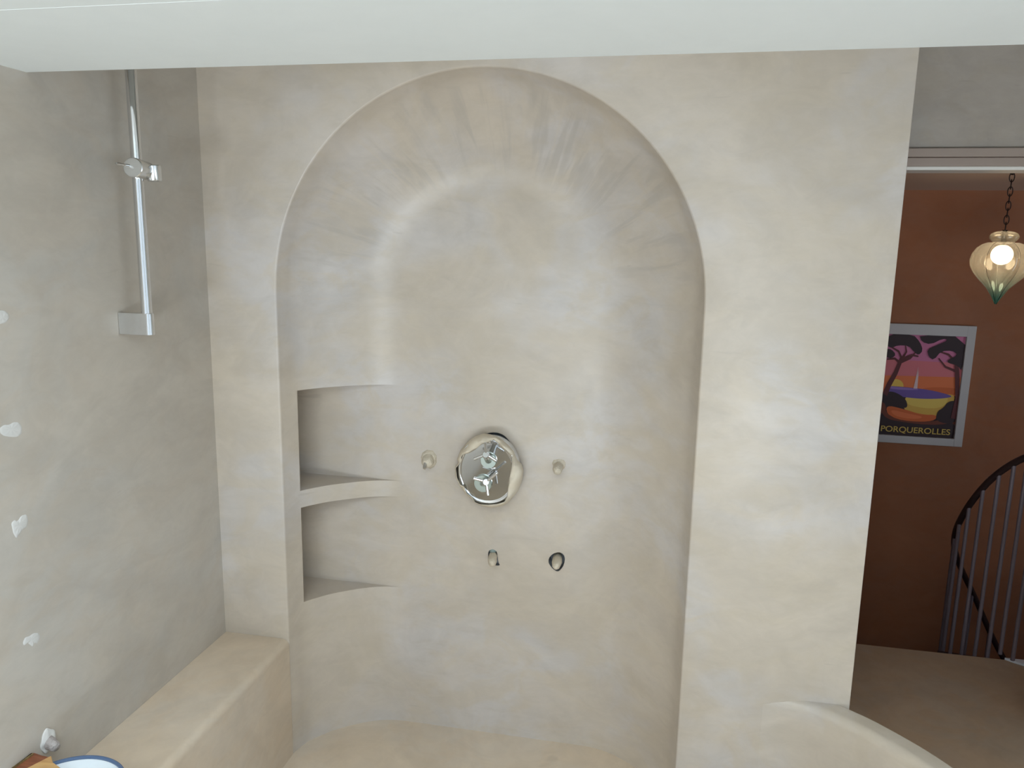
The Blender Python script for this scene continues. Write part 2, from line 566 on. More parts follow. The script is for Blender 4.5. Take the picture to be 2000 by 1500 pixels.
# ceiling, dropped beam, rear wall with french window, right wall
bm = bmesh.new()
add_box(bm, XL, 2.6, 1.083, 1.480, 2.088, ZTOP)
add_box(bm, XL, 2.6, 0.82, 1.083, 2.0883, ZTOP)
o = structure(finish('trim_1', bm, M_WHITE), 'white painted dropped beam crossing the room above the tub', 'beam')
plane_obj('ceiling', [(XL, -2.4, 2.6), (2.6, -2.4, 2.6), (2.6, 2.95, 2.6), (XL, 2.95, 2.6)], M_WHITE, 'white ceiling of the bathroom', 'ceiling')
bm = bmesh.new()
for x0, x1, z0 in ((XL, -1.15, 0), (1.15, 2.6, 0), (-1.15, 1.15, 2.30)):
    add_box(bm, x0, x1, -2.55, -2.4, z0, ZTOP)
structure(finish('wall_rear', bm, M_WHITE), 'white wall behind the viewer with a glazed door opening', 'wall')
wn = bmesh.new()
for x0, x1 in ((-1.15, -1.10), (-0.03, 0.03), (1.10, 1.15)):
    add_box(wn, x0, x1, -2.5, -2.45, 0.0, 2.30)
for z0, z1 in ((0.0, 0.07), (2.24, 2.30)):
    add_box(wn, -1.15, 1.15, -2.498, -2.452, z0, z1)
structure(finish('window_2', wn, M_FRAMEW), 'white glazed door behind the viewer', 'window')
WY0, WY1, WZ = -1.9, 0.7, 2.30             # french window in the right-hand wall
bm = bmesh.new()
for y0, y1, z0, z1 in ((-2.4, WY0, 0, ZTOP), (WY1, 2.895, 0, ZTOP), (WY0, WY1, WZ, ZTOP)):
    add_box(bm, 2.6, 2.75, y0, y1, z0, z1)
structure(finish('wall_right', bm, M_WHITE), 'white wall to the right of the viewer with the french window', 'wall')
wn = bmesh.new()
for y0, y1 in ((WY0, WY0 + 0.05), (-0.63, -0.57), (WY1 - 0.05, WY1)):
    add_box(wn, 2.65, 2.70, y0, y1, 0.0, WZ)
for z0, z1 in ((0.0, 0.07), (WZ - 0.06, WZ)):
    add_box(wn, 2.652, 2.698, WY0, WY1, z0, z1)
structure(finish('window_1', wn, M_FRAMEW), 'white french window to the right of the viewer', 'window')
bm = bmesh.new()
add_box(bm, XL, 3.6, -2.55, 3.452, -0.25, 0.0)
structure(finish('floor', bm, M_FLOOR), 'beige-brown plaster screed floor running through to the stairwell edge', 'floor')

bm = bmesh.new()
add_box(bm, XL, 2.6, -2.4, 0.39, 0.0005, 0.014)
structure(finish('floor_boards', bm, M_WOODFLOOR), 'brown wooden boards behind the tub', 'floor')

for n_, yc in ((3, 0.1), (4, -1.25)):           # frames added round the two ceiling fill lamps; the ceiling has no opening
    bm = bmesh.new()
    for x0, x1, y0, y1 in ((-1.0, -0.94, yc - 0.65, yc + 0.65), (0.44, 0.50, yc - 0.65, yc + 0.65), (-0.94, 0.44, yc - 0.65, yc - 0.59), (-0.94, 0.44, yc + 0.59, yc + 0.65)):
        add_box(bm, x0, x1, y0, y1, 2.575, 2.599)
    structure(finish('window_%d' % n_, bm, M_FRAMEW), 'white frame added round the ceiling fill lamp %s' % ('above the viewer' if n_ == 3 else 'behind the viewer'), 'window')

# doorway wall, its lintel and mouldings
bm = bmesh.new()
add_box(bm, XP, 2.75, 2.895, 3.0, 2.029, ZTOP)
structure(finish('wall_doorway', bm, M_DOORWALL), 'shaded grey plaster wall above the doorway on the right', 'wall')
bm = bmesh.new()
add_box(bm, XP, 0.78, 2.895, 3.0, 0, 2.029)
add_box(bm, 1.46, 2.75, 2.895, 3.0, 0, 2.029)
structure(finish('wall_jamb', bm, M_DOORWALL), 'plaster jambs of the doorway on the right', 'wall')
bm = bmesh.new()
add_box(bm, XP, 2.6, 2.870, 2.896, 2.060, 2.089)
add_box(bm, XP, 2.6, 2.882, 2.896, 2.031, 2.060)
structure(finish('trim_2', bm, M_TRIM, bevel=0.003), 'grey-white moulded trim along the doorway lintel', 'trim')
bm = bmesh.new()
add_box(bm, 0.78, 1.46, 2.884, 3.0, 2.019, 2.031)
structure(finish('trim_3', bm, mat('lintel_white', srgb(226, 222, 216), 0.45), bevel=0.002), 'white board lining the underside of the doorway lintel', 'trim')

# the hall beyond
plane_obj('wall_hall', [(0.55, 4.6, -2.6), (3.6, 4.6, -2.6), (3.6, 4.6, 2.075), (0.55, 4.6, 2.075)], M_HALL, 'dark terracotta painted hall wall behind the poster and stair', 'wall')
plane_obj('wall_stairwell_left', [(0.60, 3.0, -2.6), (0.60, 4.6, -2.6), (0.60, 4.6, 2.075), (0.60, 3.0, 2.075)], M_HALL, 'terracotta side wall of the stairwell', 'wall')
plane_obj('wall_stairwell_right', [(3.6, 3.0, -2.6), (3.6, 4.6, -2.6), (3.6, 4.6, 2.075), (3.6, 3.0, 2.075)], M_HALL, 'terracotta far side wall of the stairwell', 'wall')
plane_obj('wall_stairwell_front', [(0.60, 3.451, -2.6), (3.6, 3.451, -2.6), (3.6, 3.451, -0.25), (0.60, 3.451, -0.25)], M_HALL, 'stairwell wall below the floor edge', 'wall')
plane_obj('floor_stairwell', [(0.55, 3.4, -2.6), (3.6, 3.4, -2.6), (3.6, 4.6, -2.6), (0.55, 4.6, -2.6)], M_FLOOR, 'dark floor at the bottom of the stairwell', 'floor')
bm = bmesh.new()
add_box(bm, 0.55, 3.6, 3.0, 4.62, 2.075, 2.2)
structure(finish('ceiling_hall', bm, M_HALLC), 'brownish hall ceiling with the pendant hook', 'ceiling')

# ------------------------------------------------------------------ built-in tub
tub = thing('built_in_tub', 'plaster built-in tub below the arched niche with flat left ledge and curved low rim', 'bathtub', (-0.3, 1.3, 0.0))
bm = bmesh.new()
prof = [(XL + 0.0005, 0.002), (XL + 0.0005, RIM - 0.005), (-1.141, RIM - 0.005)]
for k in range(7):
    a = PI / 2 * k / 6
    prof.append((-1.141 + 0.0215 * math.sin(a), RIM - 0.005 - 0.0215 * (1 - math.cos(a))))
prof += [(-1.1195, 0.2), (-1.1195, 0.002)]
prism(bm, [(x, D - 0.0005, z) for x, z in prof], (0, -1.7, 0))
o = finish('ledge', bm, M_TUB, tub)
o['label'] = 'flat plaster ledge along the left wall'
# low wall: inner and outer edges in plan
inn = [(0.22, 2.1060), (0.28, 2.1030), (0.335, 2.1003), (0.367, 2.0980), (0.406, 2.0925), (0.445, 2.0815), (0.476, 2.068), (0.515, 2.044), (0.565, 2.008), (0.599, 1.978), (0.642, 1.934), (0.684, 1.885), (0.735, 1.81), (0.78, 1.72), (0.81, 1.60), (0.825, 1.45), (0.83, 1.25), (0.83, 0.4)]
pin = [Vector((x, y, 0)) for x, y in inn]
fine = []
for i in range(len(pin) - 1):
    p0, p1, p2, p3 = pin[max(i - 1, 0)], pin[i], pin[i + 1], pin[min(i + 2, len(pin) - 1)]
    for k in range(4):
        t = k / 4
        fine.append(0.5 * ((2 * p1) + (p2 - p0) * t + (2 * p0 - 5 * p1 + 4 * p2 - p3) * t * t + (3 * p1 - p0 - 3 * p2 + p3) * t ** 3))
fine.append(pin[-1])
sec_ = [(0.0, 0.0), (0.0, 0.468), (0.002, 0.477), (0.007, 0.486), (0.014, 0.4925), (0.022, RIM), (0.061, RIM), (0.064, RIM - 0.003), (0.064, 0.0)]
bm = bmesh.new()
rings = []
for i, p in enumerate(fine):
    t = (fine[min(i + 1, len(fine) - 1)] - fine[max(i - 1, 0)]).normalized()
    nrm = Vector((-t.y, t.x, 0))
    if nrm.dot(Vector((1, 1, 0))) < 0:
        nrm = -nrm
    rings.append([bm.verts.new(p + nrm * a + Vector((0, 0, z + 0.001))) for a, z in sec_])
for a, b in zip(rings, rings[1:]):
    for k in range(len(sec_)):
        bm.faces.new((a[k], b[k], b[(k + 1) % len(sec_)], a[(k + 1) % len(sec_)]))
bm.faces.new(rings[0])
bm.faces.new(rings[-1][::-1])
o = finish('curved_rim', bm, M_PL, tub)
o['label'] = 'thin curved plaster rim sweeping to the right'
# floor of the tub: runs into the niche with rounded inner corners
bm = bmesh.new()
out = [(-1.1192, 0.4)] + [(p.x + 0.004, p.y) for p in fine[::-1] if p.y < 2.0985] + [(0.36, 2.0985), (NR, 2.0985)]
for k in range(0, 13):
    t = PI / 2 * k / 12
    out.append((NR + 0.001 - hollow(t)[0], D + hollow(t)[1]))
for k in range(12, -1, -1):
    t = PI / 2 * k / 12
    out.append((NL - 0.001 + hollow(t)[0], D + hollow(t)[1]))
prism(bm, [(x, y, 0.001) for x, y in out], (0, 0, TUBZ))
o = finish('basin_floor', bm, M_TUB, tub)
o['label'] = 'tub floor with rounded corners'

# ------------------------------------------------------------------ shower rail on the left wall
BX, BY = -1.268, 1.715
sr = thing('shower_rail', 'chrome vertical shower rail with hand-shower slider on the left wall', 'shower rail', (XL, BY, 1.53))
bm = bmesh.new()
add_tube(bm, [(BX, BY, 1.560), (BX, BY, 2.42)], 0.0130, 28)
finish('bar', bm, M_CHROME, sr)
for z0, z1 in ((1.508, 1.563), (2.38, 2.435)):
    bm = bmesh.new()
    pl = [(XL + 0.0005, BY + 0.0125, z0), (XL + 0.0005, BY - 0.0125, z0)]
    for k in range(13):
        a = -PI / 2 + PI * k / 12
        pl.append((BX + 0.004 + 0.0125 * math.cos(a), BY + 0.0125 * math.sin(a), z0))
    prism(bm, pl, (0, 0, z1 - z0))
    o = finish('wall_bracket', bm, M_CHROME, sr, bevel=0.0012)
bm = bmesh.new()
fc = at(259, 327, 1.672)
ax = Vector((-0.16, 1.0, -0.03)).normalized()
add_lathe(bm, fc, ax, [(0.0, 0), (0.0, 0.0215), (0.0015, 0.0232), (0.004, 0.0235), (0.066, 0.0215), (0.070, 0.020), (0.070, 0)], 40)
o = finish('slider', bm, M_BRUSH, sr)
bm = bmesh.new()
hc = fc + ax * 0.074
add_lathe(bm, hc + Vector((0.016, -0.004, 0.014)), (0.05, 0.05, -1), [(0, 0), (0, 0.017), (0.002, 0.0185), (0.036, 0.0165), (0.038, 0.0155), (0.038, 0.011), (0.004, 0.012), (0.004, 0)], 32)
finish('handset_holder', bm, M_BRUSH, o)
bm = bmesh.new()
p0 = fc + ax * 0.002 + Vector((-0.008, 0, 0.004))
p1 = p0 - ax * 0.042 + Vector((-0.012, 0, 0.0))
add_tube(bm, [p0, p0.lerp(p1, 0.93), p1], [0.0032, 0.0032, 0.0024], 14)
finish('locking_pin', bm, M_CHROME, o)

# ------------------------------------------------------------------ mixer plate with two cross handles, wrapped in film
VX, VY = 870.0, 830.0
zz = lambda zx, zy, Y: at(VX + zx / 8.3333, VY + zy / 8.3333, Y)
PF = 2.272                                       # front of the plate
mx = thing('shower_mixer', 'round chrome thermostatic mixer plate with two three-spoke handles in the niche', 'shower mixer', at(951, 920, YB))
bm = bmesh.new()
pc = at(951, 922, PF)
out = []
for k in range(72):
    a = 2 * PI * k / 72
    c, s = math.cos(a), math.sin(a)
    e = 0.93
    out.append((0.0955 * math.copysign(abs(c) ** e, c), 0.1075 * math.copysign(abs(s) ** e, s)))
rings = []
for k, y in ((1.0, 2.330), (1.0, PF + 0.004), (0.996, PF + 0.0015), (0.988, PF + 0.0003), (0.975, PF), (0.915, PF), (0.905, PF + 0.0007), (0.88, PF + 0.0012), (0.86, PF + 0.0012), (0.4, PF + 0.0012)):
    rings.append([bm.verts.new((pc.x + x * k, y, pc.z + z * k)) for x, z in out])
for a, b in zip(rings, rings[1:]):
    for i in range(72):
        bm.faces.new((a[i], a[(i + 1) % 72], b[(i + 1) % 72], b[i]))
bm.faces.new(rings[0][::-1])
bm.faces.new(rings[-1])
finish('plate', bm, M_CHROME, mx)
HANDLES = [((655, 485), (705, 572), 128, [(652, 285), (462, 556), (832, 588)], None),
           ((658, 932), (615, 945), 142, [(458, 866), (822, 796), (692, 1146)], 1)]
for hub, disc, dr, levers, ball in HANDLES:
    bm = bmesh.new()
    hc = zz(*hub, 2.208)
    base = zz(*disc, PF)
    dd = (base - zz(disc[0] - dr, disc[1], PF)).length
    ax = (base - hc)
    add_lathe(bm, base + Vector((0, 0.001, 0)), (0, -1, 0), [(0, dd), (0.006, dd), (0.008, dd * 0.96), (0.008, 0)], 40)
    h = finish('handle', bm, M_DISC, mx)
    bm = bmesh.new()
    L = ax.length
    add_lathe(bm, hc, ax, [(-0.002, 0), (-0.002, 0.0090), (0.0, 0.0104), (0.012, 0.0106), (0.0125, 0.0110), (0.030, 0.011), (L - 0.004, 0.012), (L - 0.004, 0)], 28)
    finish('hub', bm, M_CHROME, h)
    for i, lv in enumerate(levers):
        bm = bmesh.new()
        e = zz(*lv, 2.212)
        s = hc + Vector((0, 0.006, 0))
        d = (e - s).normalized()
        add_tube(bm, [s + d * 0.004, e - d * 0.001, e], [0.0050, 0.0050, 0.0042], 16)
        o = finish('spoke', bm, M_CHROME, h)
        if ball == i:
            bm = bmesh.new()
            s = bmesh.ops.create_uvsphere(bm, u_segments=16, v_segments=10, radius=0.0048)
            for v in s['verts']:
                v.co += e + d * 0.002
            finish('temperature_stop', bm, M_BRUSH, h)
# crumpled film with dried plaster round the plate
outer = [(620, 140), (730, 155), (900, 220), (1030, 330), (1110, 430), (1170, 570), (1240, 640), (1270, 740), (1255, 860), (1200, 1030), (1150, 1110), (1010, 1270), (920, 1320), (760, 1345), (620, 1325), (500, 1280), (420, 1192), (330, 1128), (232, 988), (162, 838), (155, 690), (212, 618), (190, 560), (250, 410), (380, 260), (480, 190)]
inner = [(700, 285), (735, 250), (790, 238), (930, 370), (1085, 500), (1080, 640), (1050, 830), (1022, 960), (1010, 1150), (960, 1250), (840, 1288), (700, 1300), (560, 1290), (480, 1258), (428, 1170), (345, 1118), (304, 1000), (243, 978), (188, 860), (168, 700), (262, 590), (256, 520), (290, 480), (400, 450), (500, 390), (590, 310)]
CX_, CY_ = 680, 770


def polar(poly, n=160):
    res = []
    for k in range(n):
        a = 2 * PI * k / n
        d = (math.cos(a), math.sin(a))
        best = 0
        for i in range(len(poly)):
            (x1, y1), (x2, y2) = poly[i], poly[(i + 1) % len(poly)]
            x1, y1, x2, y2 = x1 - CX_, y1 - CY_, x2 - CX_, y2 - CY_
            ex, ey = x2 - x1, y2 - y1
            den = d[0] * ey - d[1] * ex
            if abs(den) < 1e-9:
                continue
            t = (x1 * ey - y1 * ex) / den
            u = (x1 * d[1] - y1 * d[0]) / den
            if t > 0 and -1e-6 <= u <= 1 + 1e-6:
                best = max(best, t)
        res.append(best)
    return res


ri, ro = polar(inner), polar(outer)
bm = bmesh.new()
nA = len(ri)
steps = [(0.0, 2.262), (0.12, 2.257), (0.35, 2.256), (0.6, 2.262), (0.82, 2.276), (0.96, 2.300), (1.0, 2.318), (0.99, 2.348)]
rings = []
for j, (t, Y) in enumerate(steps):
    ring = []
    for k in range(nA):
        a = 2 * PI * k / nA
        r = ri[k] + max(ro[k] - ri[k], 14) * t
        w = min(1.0, (ro[k] - ri[k]) / 90)
        yy = Y + (1 - w) * 0.004 * (1 - t)
        if j in (1, 2, 3, 4):
            yy += w * 0.007 * noise.noise(Vector((math.cos(a) * 3 + t * 2, math.sin(a) * 3, 1.3)))
            yy += w * 0.004 * math.sin(a * 9 + t * 5)
        ring.append(bm.verts.new(zz(CX_ + r * math.cos(a), CY_ + r * math.sin(a), yy)))
    rings.append(ring)
for a, b in zip(rings, rings[1:]):
    for i in range(nA):
        bm.faces.new((a[i], a[(i + 1) % nA], b[(i + 1) % nA], b[i]))
o = finish('masking_film', bm, M_FILM, mx, sharp=60)
o['label'] = 'torn plaster-smeared film round the plate'
md = o.modifiers.new('thickness', 'SOLIDIFY')
md.thickness = 0.0012
md.offset = 0

# ------------------------------------------------------------------ the four taped outlets in the niche
def outlet(px, py, label):
    return thing('pipe_outlet', label, 'pipe outlet', at(px, py, YB), 'taped water outlets around the mixer')


def taped_stub(parent, p0, p1, r, seed, name='tape_wrap'):
    """a short pipe stub wrapped in plaster-smeared tape, from the wall p0 to its tip p1"""
    bm = bmesh.new()
    d, u, w = frame_axes(p1 - p0)
    L = (p1 - p0).length
    n = 22
    prof = [(0.0, 0.92), (0.2, 1.0), (0.45, 1.05), (0.68, 1.0), (0.86, 0.86), (0.96, 0.6), (1.0, 0.18)]
    rings = []
    for h, k in prof:
        ring = []
        for i in range(n):
            a = 2 * PI * i / n
            q = 1 + 0.07 * abs(noise.noise(Vector((a * 1.5, h * 9 + seed, a * 0.7)))) * 2 + 0.16 * noise.noise(Vector((math.cos(a) * 1.6, math.sin(a) * 1.6, h * 3 + seed * 7))) + 0.04 * math.sin(a * 3 + h * 14)
            ring.append(bm.verts.new(p0 + d * L * h + (u * math.cos(a) + w * math.sin(a)) * r * k * q))
        rings.append(ring)
    for a, b in zip(rings, rings[1:]):
        for i in range(n):
            bm.faces.new((a[i], a[(i + 1) % n], b[(i + 1) % n], b[i]))
    bm.faces.new(rings[0][::-1])
    bm.faces.new(rings[-1])
    return finish(name, bm, M_TAPE, parent, sharp=70)


def collar(parent, px, py, pts, seed, h=0.006):
    """smeared plaster lip on the wall"""
    bm = bmesh.new()
    c = at(px, py, YB)
    ps = [at(px + x, py + y, YB) for x, y in pts]
    n = len(ps)
    q = []
    for i in range(n):
        a, b = ps[i], ps[(i + 1) % n]
        q += [a.lerp(b, t) for t in (0.0, 0.34, 0.67)]
    rings = []
    for k, hh in ((1.0, -0.0006), (0.93, 0.35), (0.8, 0.9), (0.6, 1.0), (0.3, 0.7)):
        hh = hh if hh < 0 else hh * h
        rings.append([bm.verts.new((c.x + (p.x - c.x) * k, YB - hh * (1 + 0.35 * noise.noise(Vector((i * 0.7, k * 3, seed)))), c.z + (p.z - c.z) * k)) for i, p in enumerate(q)])
    for a, b in zip(rings, rings[1:]):
        for i in range(len(a)):
            bm.faces.new((a[i], a[(i + 1) % len(a)], b[(i + 1) % len(a)], b[i]))
    bm.faces.new(rings[-1])
    return finish('plaster_smear', bm, M_TAPE, parent, sharp=60)


o1 = outlet(836, 900, 'plaster-smeared outlet left of the mixer with bare metal tip')
collar(o1, 837, 898, [(-15, -4), (-12, -14), (-3, -20), (9, -18), (16, -8), (16, 6), (11, 14), (3, 18), (-6, 14), (-13, 8)], 3, 0.012)
taped_stub(o1, at(838, 893, YB + 0.004), at(834, 908, 2.310), 0.0185, 1)
bm = bmesh.new()
q0, q1 = at(832, 898, 2.325), at(829, 915, 2.296)
add_tube(bm, [q0, q0.lerp(q1, 0.9), q1], [0.0062, 0.0062, 0.005], 18)
p_ = finish('metal_tip', bm, M_BRUSH, o1)
p_['label'] = 'bare grey metal pipe end'
o2 = outlet(1090, 912, 'small taped outlet right of the mixer, level with it')
collar(o2, 1091, 909, [(-13, -4), (-10, -11), (0, -13), (10, -11), (14, -5), (13, 4), (9, 8), (0, 6), (-9, 7)], 8, 0.006)
taped_stub(o2, at(1091, 909, YB + 0.004), at(1088, 922, 2.290), 0.0145, 2)
o3 = outlet(962, 1092, 'taped outlet straight below the mixer in a narrow hole')
taped_stub(o3, at(963, 1084, YB + 0.012), at(961, 1102, 2.290), 0.0142, 5)
bm = bmesh.new()
c = at(962, 1077, YB)
lump(bm, (c.x, YB + 0.010, c.z), (0.014, 0.011, 0.011), 4, 0.25, 2)
p_ = finish('teal_seal', bm, mat('teal_grey_seal', srgb(132, 146, 142), 0.6), o3)
p_['label'] = 'grey-teal seal behind the tape'
o4 = outlet(1087, 1098, 'taped outlet in a ragged dark hole at lower right')
taped_stub(o4, at(1090, 1086, YB + 0.040), at(1086, 1108, 2.285), 0.0150, 9)

# taped fitting low on the left wall
pf = onX(92, 1448, XL)
t = thing('wall_plug', 'pinkish taped pipe plug low on the left wall behind the bowl', 'pipe plug', pf)
bm = bmesh.new()
lump(bm, pf + Vector((0.002, 0.0, 0.002)), (0.009, 0.021, 0.028), 2, 0.22, 4, 1.5)
finish('plaster_collar', bm, M_FILLER, t, sharp=80)
bm = bmesh.new()
a0, a1 = pf + Vector((-0.004, 0, 0.004)), pf + Vector((0.034, -0.010, -0.004))
rr = [0.013, 0.015, 0.0125, 0.0145, 0.0115, 0.012, 0.009]
add_tube(bm, [a0.lerp(a1, k / 6) for k in range(7)], rr, 18)
finish('taped_stub', bm, M_PLUG, t, sharp=75)

# ------------------------------------------------------------------ bowl and wood offcuts on the ledge
bc = Vector((-1.196, 1.236, RIM - 0.004))
bw = thing('bowl', 'white bowl with a dark blue rim standing on the ledge at lower left', 'bowl', bc)
bm = bmesh.new()
hR, RR = 0.098, 0.124
prof = [(0.0, 0), (0.0, 0.052), (0.006, 0.054), (0.012, 0.060), (0.04, 0.095), (0.075, 0.116), (hR - 0.006, RR - 0.002), (hR - 0.006, RR - 0.006), (0.075, 0.110), (0.04, 0.089), (0.016, 0.055), (0.011, 0.03), (0.010, 0)]
add_lathe(bm, bc, (0, 0, 1), prof, 64)
finish('bowl_body', bm, M_ENAMEL, bw, sharp=50)
bm = bmesh.new()
pts = [(bc.x + (RR - 0.003) * math.cos(2 * PI * k / 72), bc.y + (RR - 0.003) * math.sin(2 * PI * k / 72), bc.z + hR - 0.003) for k in range(73)]
add_tube(bm, pts, 0.0042, 10, cap=False)
p_ = finish('rim', bm, M_BLUE, bw)
p_['label'] = 'dark blue glazed rim'


def zpoly(pts, z):
    return [onZ(x, y, z) for x, y in pts]


# ------------------------------------------------------------------ poster
FX0, FX1, FZ0, FZ1 = 1.200, 1.686, 0.676, 1.355
PX0, PX1, PZ0, PZ1 = 1.243, 1.643, 0.718, 1.297
WY = 4.6
po = thing('framed_poster', 'white-framed sunset pine coast poster on the hall wall', 'poster', (1.443, WY, FZ0))
bm = bmesh.new()
for x0, x1, z0, z1 in ((FX0, PX0 + 0.002, FZ0, FZ1), (PX1 - 0.002, FX1, FZ0, FZ1), (PX0, PX1, FZ0, PZ0 + 0.002), (PX0, PX1, PZ1 - 0.002, FZ1)):
    add_box(bm, x0, x1, WY - 0.022, WY - 0.001, z0, z1)
finish('frame', bm, M_FRAME, po, bevel=0.003)
pm = {n: mat('print_' + n, srgb(*c), 0.5) for n, c in dict(
    pink=(206, 120, 160), rose=(214, 118, 128), orange=(226, 120, 70), violet=(108, 84, 160), lilac=(150, 118, 190), yellow=(226, 196, 96), sand=(214, 172, 78),
    sun=(236, 196, 90), dark=(46, 26, 34), maroon=(92, 36, 40), rust=(206, 100, 48), brown=(110, 52, 36), sail=(222, 196, 200)).items()}
names = list(pm)
bm = bmesh.new()
PWD, PHT = PX1 - PX0, PZ1 - PZ0
layer = [0]


def uv(u, v, y=None):
    return (PX0 + u * PWD, WY - 0.006 - 0.00025 * layer[0] if y is None else y, PZ0 + v * PHT)


def shape(col, pts, smooth=0):
    layer[0] += 1
    for _ in range(smooth):
        q = []
        for i in range(len(pts)):
            (ax_, ay_), (bx_, by_) = pts[i], pts[(i + 1) % len(pts)]
            q += [(ax_ * .75 + bx_ * .25, ay_ * .75 + by_ * .25), (ax_ * .25 + bx_ * .75, ay_ * .25 + by_ * .75)]
        pts = q
    pts = [(min(1, max(0, u)), min(1, max(0, v))) for u, v in pts]
    f = bm.faces.new([bm.verts.new(uv(u, v)) for u, v in pts])
    f.material_index = names.index(col)


def disc_(col, u, v, r, sq=1.0, n=28, lo=0, hi=2 * PI):
    shape(col, [(u + r * math.cos(lo + (hi - lo) * k / n), v + r * sq * math.sin(lo + (hi - lo) * k / n)) for k in range(n + (0 if hi - lo > 6.2 else 1))])


def stroke(col, pts, w0, w1):
    n = len(pts)
    L, R = [], []
    for i, (u, v) in enumerate(pts):
        a, b = pts[max(0, i - 1)], pts[min(n - 1, i + 1)]
        dx, dy = b[0] - a[0], b[1] - a[1]
        l = math.hypot(dx, dy) or 1
        w = w0 + (w1 - w0) * i / (n - 1)
        L.append((u - dy / l * w, v + dx / l * w))
        R.append((u + dy / l * w, v - dx / l * w))
    shape(col, L + R[::-1])


# paper, sky bands
fb = bm.faces.new([bm.verts.new(p) for p in ((PX0, WY - 0.0055, PZ0), (PX1, WY - 0.0055, PZ0), (PX1, WY - 0.0055, PZ1), (PX0, WY - 0.0055, PZ1))])
fb.material_index = names.index('dark')
shape('pink', [(0, 0.72), (1, 0.72), (1, 1), (0, 1)])
shape('rose', [(0, 0.58), (1, 0.60), (1, 0.74), (0, 0.75)])
shape('orange', [(0, 0.42), (1, 0.42), (1, 0.605), (0, 0.59)])
disc_('sun', 0.17, 0.487, 0.105, 0.68, 28, 0, PI)
shape('rust', [(0.50, 0.47), (0.62, 0.495), (0.78, 0.50), (0.98, 0.495), (0.98, 0.42), (0.5, 0.42)], 1)
shape('sand', [(0.30, 0.42), (0.62, 0.40), (0.93, 0.45), (0.96, 0.37), (0.80, 0.18), (0.30, 0.22)], 2)
shape('yellow', [(0.30, 0.40), (0.62, 0.40), (0.90, 0.42), (0.80, 0.28), (0.34, 0.30)], 2)
shape('violet', [(0.03, 0.49), (0.30, 0.485), (0.62, 0.47), (0.88, 0.43), (0.92, 0.41), (0.75, 0.385), (0.45, 0.375), (0.10, 0.40), (0.03, 0.42)], 2)
shape('lilac', [(0.05, 0.487), (0.30, 0.48), (0.52, 0.467), (0.30, 0.455), (0.08, 0.462)], 1)
shape('sail', [(0.42, 0.475), (0.455, 0.475), (0.448, 0.66)])
shape('sail', [(0.405, 0.475), (0.44, 0.475), (0.436, 0.69)])
# foreground ground and bushes
shape('rust', [(0.06, 0.30), (0.30, 0.27), (0.55, 0.22), (0.76, 0.23), (0.72, 0.16), (0.40, 0.145), (0.12, 0.18)], 2)
shape('orange', [(0.12, 0.26), (0.34, 0.23), (0.60, 0.20), (0.46, 0.17), (0.20, 0.19)], 2)
shape('brown', [(0, 0.34), (0.07, 0.30), (0.08, 0.22), (0.24, 0.16), (0.48, 0.145), (0.70, 0.16), (0.85, 0.20), (1, 0.28), (1, 0.10), (0, 0.10)], 1)
shape('dark', [(0.02, 0.42), (0.12, 0.44), (0.24, 0.41), (0.33, 0.36), (0.36, 0.28), (0.26, 0.28), (0.12, 0.33), (0.0, 0.35)], 2)
shape('dark', [(0.74, 0.16), (0.74, 0.26), (0.82, 0.30), (0.86, 0.36), (0.96, 0.38), (1, 0.30), (1, 0.14)], 2)
shape('dark', [(0, 0), (1, 0), (1, 0.17), (0.8, 0.13), (0.55, 0.125), (0.30, 0.14), (0.1, 0.16), (0, 0.24)], 1)
# left pine
stroke('maroon', [(0.04, 0.40), (0.08, 0.50), (0.15, 0.62), (0.19, 0.72), (0.22, 0.78)], 0.034, 0.022)
for br in ([(0.19, 0.72), (0.12, 0.76), (0.02, 0.75)], [(0.21, 0.76), (0.16, 0.83), (0.06, 0.87)], [(0.22, 0.77), (0.26, 0.83), (0.24, 0.89)], [(0.21, 0.73), (0.32, 0.77), (0.38, 0.83)], [(0.22, 0.76), (0.33, 0.80), (0.42, 0.79)]):
    stroke('maroon', br, 0.014, 0.007)
shape('dark', [(0, 1), (0.32, 1), (0.42, 0.93), (0.47, 0.85), (0.42, 0.80), (0.36, 0.83), (0.28, 0.89), (0.14, 0.89), (0.06, 0.86), (0, 0.88)], 1)
shape('dark', [(0, 0.85), (0.06, 0.85), (0.13, 0.80), (0.08, 0.76), (0, 0.77)], 1)
# right pine
stroke('maroon', [(0.96, 0.20), (0.985, 0.40), (0.95, 0.58), (0.93, 0.68), (0.90, 0.76)], 0.036, 0.022)
for br in ([(0.93, 0.66), (0.78, 0.70), (0.68, 0.78)], [(0.90, 0.75), (0.80, 0.82), (0.70, 0.84)], [(0.91, 0.74), (0.94, 0.84), (0.86, 0.90)]):
    stroke('maroon', br, 0.013, 0.007)
shape('dark', [(0.40, 1), (1, 1), (1, 0.66), (0.93, 0.72), (0.80, 0.74), (0.80, 0.77), (0.92, 0.82), (0.84, 0.86), (0.70, 0.85), (0.62, 0.76), (0.55, 0.79), (0.52, 0.86), (0.62, 0.90), (0.78, 0.96), (0.70, 0.97), (0.56, 0.91), (0.44, 0.93)], 1)
o = finish('print', bm, [pm[n] for n in names], po, smooth=False)
o['label'] = 'sunset coast print with dark pines'
